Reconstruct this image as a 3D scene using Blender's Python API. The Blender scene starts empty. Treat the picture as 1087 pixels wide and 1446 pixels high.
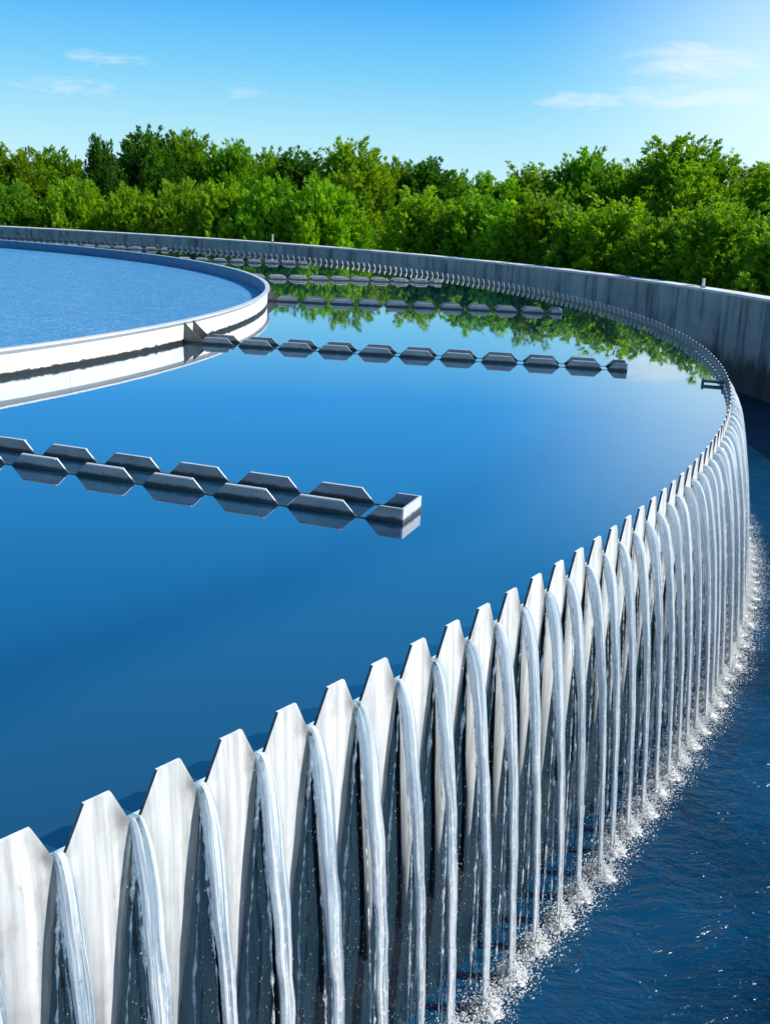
import bpy, math, random
import numpy as np
from mathutils import Matrix, Vector

PI = math.pi
scn = bpy.context.scene
COL = scn.collection

# ------------------------------------------------------------------ measures (metres)
CX, CY = -17.80, 16.43          # centre of the round tank
R = 22.0                        # weir radius
R_WALL, H_WALL = 25.67, 0.27    # boundary wall, inner face and top
R_DRUM, H_DRUM = 15.72, 0.274   # inner round basin
R_TIP = 20.92                   # outer end of the radial troughs
Z_LOW = -1.70                  # water in the outer channel
PITCH = 0.01117                 # weir tooth pitch (radians)
A0 = -0.38096                   # angle of the right top corner of tooth 0
CAM_H = 1.697
GROUND = -1.5
SUN_AZ, SUN_EL = 0.03, math.radians(43)

# ------------------------------------------------------------------ helpers
def mesh_from(verts, faces, uvs=None, smooth=False, angle=None):
    me = bpy.data.meshes.new('mesh')
    me.from_pydata([tuple(v) for v in verts], [], faces)
    if uvs is not None:
        uvl = me.uv_layers.new(name='UVMap')
        uvl.data.foreach_set('uv', np.asarray(uvs, dtype=np.float32).ravel())
    if smooth:
        me.polygons.foreach_set('use_smooth', [True] * len(me.polygons))
        if angle: me.set_sharp_from_angle(angle=math.radians(angle))
    me.update()
    return me

def fast_quads(verts, nquads):
    me = bpy.data.meshes.new('mesh')
    me.vertices.add(len(verts)); me.vertices.foreach_set('co', np.asarray(verts, np.float32).ravel())
    me.loops.add(nquads * 4); me.loops.foreach_set('vertex_index', np.arange(nquads * 4, dtype=np.int32))
    me.polygons.add(nquads)
    me.polygons.foreach_set('loop_start', np.arange(0, nquads * 4, 4, dtype=np.int32))
    me.update(calc_edges=True); me.validate()
    return me

def obj(name, me, mat, parent=None, loc=(0, 0, 0), rz=0.0):
    o = bpy.data.objects.new(name, me)
    COL.objects.link(o)
    if mat is not None and me is not None and not me.materials: me.materials.append(mat)
    o.location = loc; o.rotation_euler = (0, 0, rz)
    if parent is not None: o.parent = parent
    return o

def tag(o, label=None, cat=None, group=None, kind=None):
    if label: o['label'] = label
    if cat: o['category'] = cat
    if group: o['group'] = group
    if kind: o['kind'] = kind
    return o

def thing(name, label, cat, loc=(0, 0, 0), rz=0.0, group=None):
    o = bpy.data.objects.new(name, None); COL.objects.link(o)
    o.empty_display_size = 0.1
    o.location = loc; o.rotation_euler = (0, 0, rz)
    return tag(o, label, cat, group)

class MB:
    """collects pieces and becomes ONE mesh"""
    def __init__(s): s.v = []; s.f = []
    def add(s, v, f):
        b = len(s.v); s.v += [tuple(p) for p in v]; s.f += [tuple(i + b for i in q) for q in f]
    def box(s, x0, x1, y0, y1, z0, z1):
        s.add([(x0,y0,z0),(x1,y0,z0),(x1,y1,z0),(x0,y1,z0),(x0,y0,z1),(x1,y0,z1),(x1,y1,z1),(x0,y1,z1)],
              [(3,2,1,0),(4,5,6,7),(0,1,5,4),(1,2,6,5),(2,3,7,6),(3,0,4,7)])
    def tube(s, pts, rads, n=8, cap=True):
        pts = [Vector(p) for p in pts]; vs = []; fs = []
        for i, p in enumerate(pts):
            t = (pts[min(i + 1, len(pts) - 1)] - pts[max(i - 1, 0)]).normalized()
            a = t.cross(Vector((0.31, 0.95, 0.07))).normalized(); b = t.cross(a)
            for k in range(n):
                an = 2 * PI * k / n
                vs.append(p + (a * math.cos(an) + b * math.sin(an)) * rads[i])
        for i in range(len(pts) - 1):
            for k in range(n):
                k2 = (k + 1) % n
                fs.append((i*n+k, i*n+k2, (i+1)*n+k2, (i+1)*n+k))
        if cap:
            fs.append(tuple(range(n - 1, -1, -1))); fs.append(tuple(range((len(pts)-1)*n, len(pts)*n)))
        s.add(vs, fs)
    def extrude_xz(s, loops, y0, y1):
        """closed outlines in x,z given as strips [(x, ztop, zbottom)...] with thickness in y"""
        n = len(loops); vs = []
        for y in (y0, y1):
            vs += [(x, y, a) for x, a, b in loops] + [(x, y, b) for x, a, b in loops]
        fs = []
        for i in range(n - 1):
            fs.append((i, n+i, n+i+1, i+1))                         # front (y0)
            fs.append((2*n+i, 2*n+i+1, 3*n+i+1, 3*n+i))             # back
            fs.append((i, i+1, 2*n+i+1, 2*n+i))                     # top
            fs.append((n+i, 3*n+i, 3*n+i+1, n+i+1))                 # bottom
        fs.append((0, 2*n, 3*n, n)); fs.append((n-1, 2*n-1, 4*n-1, 3*n-1))
        s.add(vs, fs)
    def mesh(s, smooth=False, angle=None): return mesh_from(s.v, s.f, None, smooth, angle)

def revolve(profile, n=720, a0=0.0, a1=2 * PI, closed=True, angle=30):
    """profile [(r, z)...] turned round the z axis; UV = metres along the arc, height"""
    full = abs(a1 - a0 - 2 * PI) < 1e-6
    m = len(profile); cols = n if full else n + 1
    vs = []; fs = []; uv = []
    for i in range(cols):
        a = a0 + (a1 - a0) * i / n
        for r, z in profile: vs.append((r * math.cos(a), r * math.sin(a), z))
    pairs = [(j, (j + 1) % m) for j in range(m if closed else m - 1)]
    rr = max(r for r, z in profile)
    for i in range(n):
        i2 = (i + 1) % cols
        u0 = (a0 + (a1 - a0) * i / n) * rr; u1 = (a0 + (a1 - a0) * (i + 1) / n) * rr
        for j, k in pairs:
            fs.append((i*m+j, i2*m+j, i2*m+k, i*m+k))
            uv += [(u0, profile[j][1]), (u1, profile[j][1]), (u1, profile[k][1]), (u0, profile[k][1])]
    return mesh_from(vs, fs, uv, True, angle)

def disc(r, z, rings=2, n=360):
    vs = [(0, 0, z)]; fs = []
    for k in range(1, rings + 1):
        for i in range(n):
            a = 2 * PI * i / n; q = r * k / rings
            vs.append((q * math.cos(a), q * math.sin(a), z))
    for i in range(n): fs.append((0, 1 + i, 1 + (i + 1) % n))
    for k in range(rings - 1):
        for i in range(n):
            i2 = (i + 1) % n
            fs.append((1+k*n+i, 1+(k+1)*n+i, 1+(k+1)*n+i2, 1+k*n+i2))
    return mesh_from(vs, fs)

# ------------------------------------------------------------------ materials
class N:
    """small node-graph helper"""
    def __init__(s, name):
        s.m = bpy.data.materials.new(name); s.m.use_nodes = True
        s.t = s.m.node_tree; s.t.nodes.clear()
        s.out = s.t.nodes.new('ShaderNodeOutputMaterial')
    def n(s, kind, **kw):
        x = s.t.nodes.new(kind)
        for k, v in kw.items():
            if k.startswith('_'): setattr(x, k[1:], v)
            else:
                key = int(k[1:]) if k[0] == 'i' and k[1:].isdigit() else k.replace('__', ' ')
                if hasattr(v, 'is_linked') or isinstance(v, bpy.types.NodeSocket): s.t.links.new(v, x.inputs[key])
                else: x.inputs[key].default_value = v
        return x
    def l(s, a, b): s.t.links.new(a, b)
    def math(s, op, a, b=0.0, clamp=False):
        return s.n('ShaderNodeMath', _operation=op, _use_clamp=clamp, i0=a, i1=b).outputs[0]
    def noise(s, vec, scale, detail=4, rough=0.5, dist=0.0):
        return s.n('ShaderNodeTexNoise', Vector=vec, Scale=scale, Detail=detail, Roughness=rough, Distortion=dist).outputs['Fac']
    def scale(s, vec, sc):
        return s.n('ShaderNodeMapping', Vector=vec, Scale=sc).outputs[0]
    def ramp(s, fac, stops, interp='LINEAR'):
        r = s.n('ShaderNodeValToRGB', Fac=fac); r.color_ramp.interpolation = interp
        e = r.color_ramp.elements
        while len(e) < len(stops): e.new(0.5)
        for el, (p, c) in zip(e, stops):
            el.position = p; el.color = c if len(c) == 4 else (*c, 1)
        return r.outputs[0]
    def fac(s, fac, lo, hi, a=0.0, b=1.0):
        return s.n('ShaderNodeMapRange', Value=fac, i1=lo, i2=hi, i3=a, i4=b).outputs[0]
    def mix(s, fac, a, b):
        x = s.t.nodes.new('ShaderNodeMix'); x.data_type = 'RGBA'
        for sock, v in ((x.inputs['Factor'], fac), (x.inputs[6], a), (x.inputs[7], b)):
            if isinstance(v, bpy.types.NodeSocket): s.l(v, sock)
            else: sock.default_value = v if not isinstance(v, tuple) or len(v) == 4 else (*v, 1)
        return x.outputs[2]
    def bump(s, h, strength, dist=0.01, normal=None):
        b = s.n('ShaderNodeBump', Height=h, Strength=strength, Distance=dist)
        if normal is not None: s.l(normal, b.inputs['Normal'])
        return b.outputs[0]
    def principled(s, **kw):
        p = s.n('ShaderNodeBsdfPrincipled')
        for k, v in kw.items():
            k = k.replace('__', ' ')
            if isinstance(v, bpy.types.NodeSocket): s.l(v, p.inputs[k])
            else: p.inputs[k].default_value = v if not isinstance(v, tuple) or len(v) == 4 else (*v, 1)
        return p.outputs[0]
    def done(s, sh): s.l(sh, s.out.inputs['Surface']); return s.m

def objco(g): return g.n('ShaderNodeTexCoord').outputs['Object']
def uvco(g): return g.n('ShaderNodeTexCoord').outputs['UV']

def mat_tank_water():
    g = N('tank_water'); o = objco(g)
    rip = g.noise(g.scale(o, (1.0, 1.0, 1.0)), 3.0, 3, 0.5, 0.3)
    fine = g.noise(o, 14.0, 2)
    h = g.math('ADD', rip, g.math('MULTIPLY', fine, 0.25))
    patch = g.fac(g.noise(o, 0.22, 2), 0.4, 0.7, 0.25, 1.0)
    b = g.bump(g.math('MULTIPLY', h, patch), 0.05, 0.012)
    deep = g.noise(g.scale(o, (0.10, 0.34, 1)), 1.0, 2, 0.4, 0.6)
    col = g.mix(g.fac(deep, 0.35, 0.65), (0.001, 0.033, 0.078), (0.002, 0.052, 0.112))
    rad = g.n('ShaderNodeVectorMath', _operation='LENGTH', i0=o).outputs['Value']                # dark ring and paler outer band in the water colour
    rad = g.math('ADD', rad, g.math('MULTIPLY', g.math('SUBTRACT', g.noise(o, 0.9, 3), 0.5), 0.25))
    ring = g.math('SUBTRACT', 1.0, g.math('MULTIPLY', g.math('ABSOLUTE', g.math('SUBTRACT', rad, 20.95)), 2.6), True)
    outer_band = g.fac(rad, 21.0, 21.4)
    col = g.mix(g.math('MULTIPLY', outer_band, 0.8), col, (0.012, 0.050, 0.090))
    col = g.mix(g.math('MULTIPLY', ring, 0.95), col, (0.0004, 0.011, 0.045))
    body = g.principled(Base__Color=col, Roughness=0.5, Specular__IOR__Level=0.0)
    mirror = g.n('ShaderNodeBsdfGlossy', Color=(0.97, 0.985, 1.0, 1), Roughness=0.012, Normal=b).outputs[0]
    graz = g.n('ShaderNodeLayerWeight', Blend=0.5, Normal=b).outputs['Facing']
    f = g.math('ADD', g.math('MULTIPLY', g.math('POWER', graz, 1.65), 0.97), 0.02, True)
    return g.done(g.n('ShaderNodeMixShader', Fac=f, i1=body, i2=mirror).outputs[0])

def mat_channel_water():
    g = N('channel_water'); o = objco(g)
    w = g.noise(g.scale(o, (1.0, 1.0, 1.0)), 1.0, 2)
    warp = g.n('ShaderNodeVectorMath', _operation='ADD', i0=o, i1=g.n('ShaderNodeCombineXYZ', X=g.math('MULTIPLY', w, 0.8), Y=g.math('MULTIPLY', w, 0.5)).outputs[0]).outputs[0]
    a = g.noise(g.scale(warp, (2.8, 5.6, 1)), 1.7, 4, 0.55, 0.5)
    c = g.noise(g.scale(warp, (1.0, 1.7, 1)), 9.0, 3, 0.6, 0.8)
    h = g.math('ADD', a, g.math('MULTIPLY', c, 0.35))
    b = g.bump(h, 0.8, 0.056)
    big = g.noise(o, 0.6, 2)
    col = g.mix(g.fac(big, 0.35, 0.65), (0.0009, 0.020, 0.050), (0.0018, 0.044, 0.108))
    return g.done(g.principled(Base__Color=col, Roughness=0.17, IOR=1.28, Normal=b))

def mat_basin_water():
    g = N('basin_water'); o = objco(g)
    a = g.noise(o, 4.0, 2, 0.5, 2.6)
    c = g.noise(o, 16.0, 3, 0.6, 1.5)
    ridge = g.math('SUBTRACT', 1.0, g.math('MULTIPLY', g.math('ABSOLUTE', g.math('SUBTRACT', a, 0.5)), 16.0), True)
    h = g.math('ADD', g.math('MULTIPLY', ridge, 0.5), c)
    b = g.bump(h, 0.8, 0.03)
    spk = g.fac(g.noise(o, 22.0, 4, 0.7, 1.0), 0.58, 0.72)
    col = g.mix(g.math('MULTIPLY', g.math('MAXIMUM', spk, g.math('MULTIPLY', ridge, 0.75)), 0.38), (0.065, 0.290, 0.58), (0.50, 0.72, 0.85))
    return g.done(g.principled(Base__Color=col, Roughness=0.20, IOR=1.45, Normal=b))

def mat_concrete():
    g = N('weathered_concrete'); u = uvco(g); o = objco(g)
    base = g.noise(o, 1.3, 6, 0.62)
    streak = g.noise(g.scale(u, (2.3, 0.22, 1)), 1.0, 6, 0.65, 0.2)
    streak2 = g.noise(g.scale(u, (9.0, 0.5, 1)), 1.0, 4, 0.6)
    col = g.mix(g.fac(base, 0.3, 0.7), (0.280, 0.275, 0.245), (0.490, 0.480, 0.430))
    col = g.mix(g.fac(streak, 0.50, 0.62, 0, 0.75), col, (0.060, 0.066, 0.064))
    col = g.mix(g.fac(streak2, 0.58, 0.70, 0, 0.4), col, (0.26, 0.28, 0.28))
    sep = g.n('ShaderNodeSeparateXYZ', Vector=u)
    foot = g.math('ADD', sep.outputs[1], g.math('MULTIPLY', g.noise(g.scale(u, (3, 1.5, 1)), 1.0, 5, 0.7), 0.9))
    col = g.mix(g.fac(foot, -0.75, -0.35, 0.85, 0.0), col, (0.022, 0.034, 0.034))       # wet, algae-stained foot
    j = g.math('ABSOLUTE', g.math('SUBTRACT', g.math('MODULO', g.math('ADD', sep.outputs[0], 400.0), 3.6), 1.8))
    joint = g.math('LESS_THAN', j, 0.022)
    col = g.mix(g.math('MULTIPLY', joint, 0.7), col, (0.05, 0.055, 0.058))
    fine = g.noise(o, 26.0, 4, 0.6)
    h = g.math('SUBTRACT', g.math('ADD', g.math('MULTIPLY', base, 1.2), g.math('MULTIPLY', fine, 0.3)), joint)
    return g.done(g.principled(Base__Color=col, Roughness=0.82, Normal=g.bump(h, 0.5, 0.02)))

def mat_coping():
    g = N('coping_concrete'); o = objco(g)
    a = g.noise(o, 2.5, 6, 0.65); f = g.noise(o, 30, 3)
    col = g.mix(g.fac(a, 0.35, 0.68), (0.52, 0.53, 0.53), (0.74, 0.75, 0.74))
    return g.done(g.principled(Base__Color=col, Roughness=0.75, Normal=g.bump(f, 0.4, 0.01)))

def mat_tooth():
    g = N('white_weir_plate'); o = objco(g)
    gi = g.n('ShaderNodeObjectInfo').outputs['Random']
    off = g.n('ShaderNodeVectorMath', _operation='ADD', i0=o, i1=g.n('ShaderNodeCombineXYZ', X=g.math('MULTIPLY', gi, 37.0), Y=g.math('MULTIPLY', gi, 11.0)).outputs[0]).outputs[0]
    st = g.noise(g.scale(off, (14, 30, 1.1)), 1.0, 5, 0.6)
    sp = g.noise(off, 60.0, 3, 0.6)
    col = g.mix(g.fac(st, 0.40, 0.72), (0.90, 0.905, 0.89), (0.50, 0.52, 0.51))
    col = g.mix(g.fac(sp, 0.70, 0.76, 0, 0.6), col, (0.16, 0.16, 0.15))
    blotch = g.fac(g.noise(g.scale(off, (9, 9, 5)), 1.0, 5, 0.7), 0.56, 0.70, 0.0, 0.45)       # limescale and rust marks, different on each plate
    col = g.mix(blotch, col, (0.47, 0.45, 0.40))
    uv = g.n('ShaderNodeSeparateXYZ', Vector=uvco(g))
    wob = g.math('MULTIPLY', g.math('SUBTRACT', g.noise(g.scale(off, (20, 9, 7)), 1.0, 5, 0.65), 0.5), 0.9)
    right_grey = g.fac(g.math('ADD', uv.outputs[0], wob), 0.30, 0.85, 0.0, 0.85)              # darker grey towards the right edge
    right_grey = g.math('MULTIPLY', right_grey, g.fac(uv.outputs[1], 0.11, 0.02))
    col = g.mix(right_grey, col, (0.17, 0.175, 0.165))
    left_grey = g.fac(g.math('ADD', g.math('MULTIPLY', uv.outputs[0], -1.0), wob), 0.62, 1.0, 0.0, 0.6)  # the left edge greys less, and lower down
    col = g.mix(g.math('MULTIPLY', left_grey, g.fac(uv.outputs[1], 0.06, -0.05)), col, (0.22, 0.23, 0.225))
    low = g.fac(g.math('ADD', uv.outputs[1], wob), -0.22, -1.1, 0.0, 0.75)               # greyer lower down
    col = g.mix(low, col, (0.20, 0.215, 0.205))
    return g.done(g.principled(Base__Color=col, Roughness=0.36, Coat__Weight=0.25, Coat__Roughness=0.15, Normal=g.bump(st, 0.15, 0.01)))

def mat_weir_wall():
    g = N('dark_weir_wall'); u = uvco(g)
    st = g.noise(g.scale(u, (16, 1.0, 1)), 1.0, 5, 0.65, 0.3)
    big = g.noise(g.scale(u, (2, 2, 1)), 1.0, 3)
    col = g.mix(g.fac(st, 0.35, 0.75), (0.006, 0.024, 0.042), (0.020, 0.052, 0.078))  # dark blue-grey seen in the gaps between the plates
    drip = g.noise(g.scale(u, (60, 7, 1)), 1.0, 3, 0.6)
    return g.done(g.principled(Base__Color=col, Roughness=0.22, IOR=1.45, Normal=g.bump(g.math('ADD', g.math('MULTIPLY', st, 1.0), g.math('MULTIPLY', drip, 0.6)), 0.5, 0.015)))

def mat_drum():
    g = N('white_basin_sheet'); u = uvco(g)
    sep = g.n('ShaderNodeSeparateXYZ', Vector=u)
    lump = g.noise(g.scale(u, (7.0, 22, 1)), 1.0, 6, 0.8)
    lev = g.math('ADD', sep.outputs[1], g.math('MULTIPLY', g.math('SUBTRACT', lump, 0.5), -0.10))
    algae = g.fac(lev, 0.040, 0.052, 1.0, 0.0)
    st = g.noise(g.scale(u, (2.2, 6.0, 1)), 1.0, 4, 0.6)
    col = g.mix(g.fac(st, 0.45, 0.8, 0, 0.5), (0.74, 0.74, 0.72), (0.56, 0.56, 0.53))
    seam = g.math('LESS_THAN', g.math('ABSOLUTE', g.math('SUBTRACT', g.math('MODULO', g.math('ADD', sep.outputs[0], 400.0), 2.6), 1.3)), 0.008)
    col = g.mix(g.math('MULTIPLY', seam, 0.45), col, (0.30, 0.30, 0.29))
    col = g.mix(algae, col, (0.007, 0.009, 0.008))
    return g.done(g.principled(Base__Color=col, Roughness=0.5, Normal=g.bump(st, 0.05, 0.01)))

def mat_inner_face():
    g = N('basin_inner_shade'); u = uvco(g)
    st = g.noise(g.scale(u, (1.5, 5.0, 1)), 1.0, 4, 0.6)
    sep = g.n('ShaderNodeSeparateXYZ', Vector=u)
    seam = g.math('LESS_THAN', g.math('ABSOLUTE', g.math('SUBTRACT', g.math('MODULO', g.math('ADD', sep.outputs[0], 400.0), 2.6), 1.3)), 0.02)
    col = g.mix(g.fac(st, 0.35, 0.7), (0.030, 0.125, 0.235), (0.055, 0.185, 0.315))  # blue shade and water reflection of the inner wall put into the colour
    col = g.mix(g.math('MULTIPLY', seam, 0.5), col, (0.02, 0.07, 0.14))
    return g.done(g.principled(Base__Color=col, Roughness=0.45))

def mat_steel(name, a, b, rough=0.38, metal=0.75, stain=(0.02, 0.024, 0.022)):
    g = N(name); o = objco(g)
    st = g.noise(g.scale(o, (3, 3, 9)), 1.0, 5, 0.65)
    sp = g.noise(o, 34.0, 3, 0.6)
    z = g.n('ShaderNodeSeparateXYZ', Vector=o).outputs[2]
    col = g.mix(g.fac(st, 0.35, 0.7), a, b)
    col = g.mix(g.fac(sp, 0.66, 0.74, 0, 0.5), col, (0.10, 0.11, 0.11))
    lev = g.math('ADD', z, g.math('MULTIPLY', g.math('SUBTRACT', g.noise(o, 12.0, 4, 0.7), 0.5), 0.03))
    scum = g.fac(lev, 0.020, 0.036, 0.95, 0.0)
    col = g.mix(scum, col, stain)
    met = g.math('MULTIPLY', g.math('SUBTRACT', 1.0, scum), metal)
    return g.done(g.principled(Base__Color=col, Roughness=rough, Metallic=met, Normal=g.bump(st, 0.1, 0.01)))

def mat_jet():
    g = N('falling_water'); u = uvco(g)
    gi = g.n('ShaderNodeObjectInfo').outputs['Random']
    off = g.n('ShaderNodeVectorMath', _operation='ADD', i0=u, i1=g.n('ShaderNodeCombineXYZ', X=g.math('MULTIPLY', gi, 9.0), Y=g.math('MULTIPLY', gi, 23.0)).outputs[0]).outputs[0]
    st = g.noise(g.scale(off, (8, 1.1, 1)), 1.0, 5, 0.6, 0.15)
    fil = g.noise(g.scale(off, (26, 1.6, 1)), 1.0, 3, 0.55, 0.1)
    bd = g.noise(g.scale(off, (6, 20, 1)), 1.0, 4, 0.65, 0.3)
    v = g.n('ShaderNodeSeparateXYZ', Vector=u).outputs[1]
    churn = g.fac(v, 0.20, 1.35, 0.0, 1.0)                      # breaks up and takes in air on the way down
    white = g.math('ADD', g.math('MAXIMUM', g.math('MULTIPLY', g.fac(st, 0.43, 0.57), 0.85), g.math('MULTIPLY', g.fac(fil, 0.50, 0.60), 0.9)), g.math('MULTIPLY', g.math('ADD', 0.20, g.fac(bd, 0.50, 0.68)), churn), True)  # white streaks: painted highlights, and froth where it churns
    fc = g.n('ShaderNodeLayerWeight', Blend=0.5).outputs['Facing']                         # clear edges; the white highlight down the middle is put into the colour
    white = g.math('MULTIPLY', white, g.math('SUBTRACT', 1.0, g.math('MULTIPLY', g.math('POWER', fc, 2.0), 0.80)))
    col = g.mix(white, (0.60, 0.83, 0.98), (0.98, 0.99, 1.0))
    tr = g.math('SUBTRACT', 0.80, g.math('MULTIPLY', white, 0.80), True)
    al = g.math('ADD', 0.66, g.math('MULTIPLY', white, 0.32))
    h = g.math('ADD', g.math('ADD', st, g.math('MULTIPLY', fil, 0.35)), g.math('MULTIPLY', bd, g.math('MULTIPLY', churn, 0.7)))
    b = g.n('ShaderNodeBump', Height=h, Strength=g.math('ADD', 0.32, g.math('MULTIPLY', churn, 0.4)), Distance=0.014).outputs[0]
    return g.done(g.principled(Base__Color=col, Roughness=0.03, IOR=1.33, Specular__IOR__Level=0.9, Transmission__Weight=tr, Alpha=al, Normal=b))

def mat_rivulet():
    g = N('rivulet_water'); o = objco(g)
    a = g.noise(g.scale(o, (30, 30, 22)), 1.0, 4, 0.7)
    al = g.fac(a, 0.40, 0.60, 0.10, 0.95)
    return g.done(g.principled(Base__Color=(0.90, 0.95, 0.98), Roughness=0.10, Specular__IOR__Level=0.8, Alpha=al, Normal=g.bump(a, 0.5, 0.01)))

def mat_foam():
    g = N('foam')
    d = g.n('ShaderNodeBsdfDiffuse', Color=(0.95, 0.97, 0.98, 1)).outputs[0]
    t = g.n('ShaderNodeBsdfTranslucent', Color=(0.95, 0.97, 0.98, 1)).outputs[0]
    gl = g.n('ShaderNodeBsdfGlossy', Roughness=0.2).outputs[0]
    a = g.n('ShaderNodeMixShader', Fac=0.5, i1=d, i2=t).outputs[0]
    return g.done(g.n('ShaderNodeMixShader', Fac=0.12, i1=a, i2=gl).outputs[0])

def mat_leaf(name, a, b):
    g = N(name)
    at = g.n('ShaderNodeAttribute', _attribute_name='tint').outputs['Fac']
    ri = g.n('ShaderNodeObjectInfo').outputs['Random']
    col = g.mix(at, a, b)
    hs = g.n('ShaderNodeHueSaturation', Hue=g.fac(ri, 0, 1, 0.492, 0.512), Saturation=1.0, Value=g.fac(ri, 0, 1, 1.0, 1.25), Color=col).outputs[0]
    p = g.principled(Base__Color=hs, Roughness=0.55, Specular__IOR__Level=0.3)
    tcol = g.n('ShaderNodeMix'); tcol.data_type = 'RGBA'; tcol.blend_type = 'MULTIPLY'
    tcol.inputs['Factor'].default_value = 1.0; g.l(hs, tcol.inputs[6]); tcol.inputs[7].default_value = (1.5, 1.35, 0.5, 1)
    tr = g.n('ShaderNodeBsdfTranslucent', Color=tcol.outputs[2]).outputs[0]
    return g.done(g.n('ShaderNodeMixShader', Fac=0.48, i1=p, i2=tr).outputs[0])

def mat_bark():
    g = N('bark'); o = objco(g)
    st = g.noise(g.scale(o, (14, 14, 2)), 1.0, 5, 0.65)
    col = g.mix(st, (0.035, 0.024, 0.016), (0.11, 0.085, 0.06))
    return g.done(g.principled(Base__Color=col, Roughness=0.9, Normal=g.bump(st, 0.6, 0.02)))

def mat_ground():
    g = N('ground'); o = objco(g)
    a = g.noise(o, 0.5, 6, 0.6); b = g.noise(o, 9, 4)
    col = g.mix(g.fac(a, 0.35, 0.65), (0.035, 0.055, 0.015), (0.075, 0.10, 0.03))
    col = g.mix(g.fac(b, 0.55, 0.75, 0, 0.6), col, (0.09, 0.07, 0.045))
    return g.done(g.principled(Base__Color=col, Roughness=0.95, Normal=g.bump(b, 0.6, 0.05)))

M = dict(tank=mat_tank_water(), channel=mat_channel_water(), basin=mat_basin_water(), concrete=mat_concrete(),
         coping=mat_coping(), tooth=mat_tooth(), weir=mat_weir_wall(), drum=mat_drum(), inner_face=mat_inner_face(),
         tooth_shade=mat_steel('weir_plate_shade', (0.10, 0.115, 0.125), (0.20, 0.22, 0.23), 0.4, 0.3),  # inner faces and side edges of the teeth, shade put into a darker grey
         trough=mat_steel('trough_steel', (0.24, 0.255, 0.255), (0.40, 0.41, 0.405), 0.42, 0.15),
         rim=mat_steel('rim_steel', (0.62, 0.64, 0.65), (0.78, 0.79, 0.79), 0.42, 0.35),
         dark=mat_steel('dark_steel', (0.10, 0.115, 0.12), (0.17, 0.185, 0.19), 0.5, 0.4),
         gusset=mat_steel('gusset_steel', (0.075, 0.082, 0.08), (0.15, 0.158, 0.15), 0.42, 0.3),
         pipe=mat_steel('pipe_steel', (0.55, 0.57, 0.58), (0.72, 0.73, 0.73), 0.4, 0.4),
         jet=mat_jet(), rivulet=mat_rivulet(), foam=mat_foam(), bark=mat_bark(), ground=mat_ground(),
         leaf_fresh=mat_leaf('fresh_foliage', (0.085, 0.225, 0.006), (0.270, 0.470, 0.012)),
         leaf_mid=mat_leaf('green_foliage', (0.055, 0.165, 0.006), (0.190, 0.360, 0.012)),
         leaf_dark=mat_leaf('dark_foliage', (0.020, 0.090, 0.008), (0.075, 0.200, 0.014)))

C0 = (CX, CY, 0)
# ------------------------------------------------------------------ ground and water
g = revolve([(R_WALL + 0.45, GROUND), (60, GROUND), (200, GROUND), (900, GROUND)], 180, closed=False)
tag(obj('ground', g, M['ground'], loc=C0), kind='structure')
tag(obj('channel_water', revolve([(R - 0.2, Z_LOW), (R + 0.6, Z_LOW), (R_WALL + 0.1, Z_LOW)], 720, closed=False), M['channel'], loc=C0), kind='structure')
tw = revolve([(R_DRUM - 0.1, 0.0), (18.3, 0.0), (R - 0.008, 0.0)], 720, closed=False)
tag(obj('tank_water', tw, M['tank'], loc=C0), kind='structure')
tag(obj('basin_water', disc(R_DRUM - 0.005, 0.055, 3, 360), M['basin'], loc=C0), kind='structure')

# ------------------------------------------------------------------ boundary wall
wall = thing('boundary_wall', 'long curved grey concrete wall with dark streaks round the outer channel', 'wall', C0)
obj('wall_body', revolve([(R_WALL, -2.2), (R_WALL, H_WALL - 0.055), (R_WALL + 0.50, H_WALL - 0.055), (R_WALL + 0.50, -2.2)], 720), M['concrete'], wall)
obj('coping', revolve([(R_WALL - 0.022, H_WALL - 0.054), (R_WALL - 0.022, H_WALL - 0.008), (R_WALL - 0.012, H_WALL), (R_WALL + 0.51, H_WALL), (R_WALL + 0.52, H_WALL - 0.054)], 720), M['coping'], wall)
def pipe_post(a, h, r, label):
    t = thing('pipe_post', label, 'post', (CX + (R_WALL + 0.15) * math.cos(a), CY + (R_WALL + 0.15) * math.sin(a), H_WALL + 0.001), a, 'pipe posts on the wall')
    m = MB(); m.tube([(0, 0, 0), (0, 0, h)], [r, r], 16); obj('pipe', m.mesh(True, 40), M['pipe'], t)
    m = MB(); m.tube([(0, 0, h + 0.0005), (0, 0, h + 0.012)], [r * 1.15, r * 1.15], 16); obj('cap', m.mesh(True, 40), M['rim'], t)
    m = MB(); m.tube([(0, 0, 0.0005), (0, 0, 0.014)], [r * 1.7, r * 1.7], 16); obj('base_flange', m.mesh(True, 40), M['dark'], t)
pipe_post(0.300, 0.19, 0.034, 'short thick pale pipe post on the wall before the biggest right-hand tree')
pipe_post(1.028, 0.27, 0.032, 'thin far pale pipe post on the wall behind the white-lit troughs')

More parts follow.
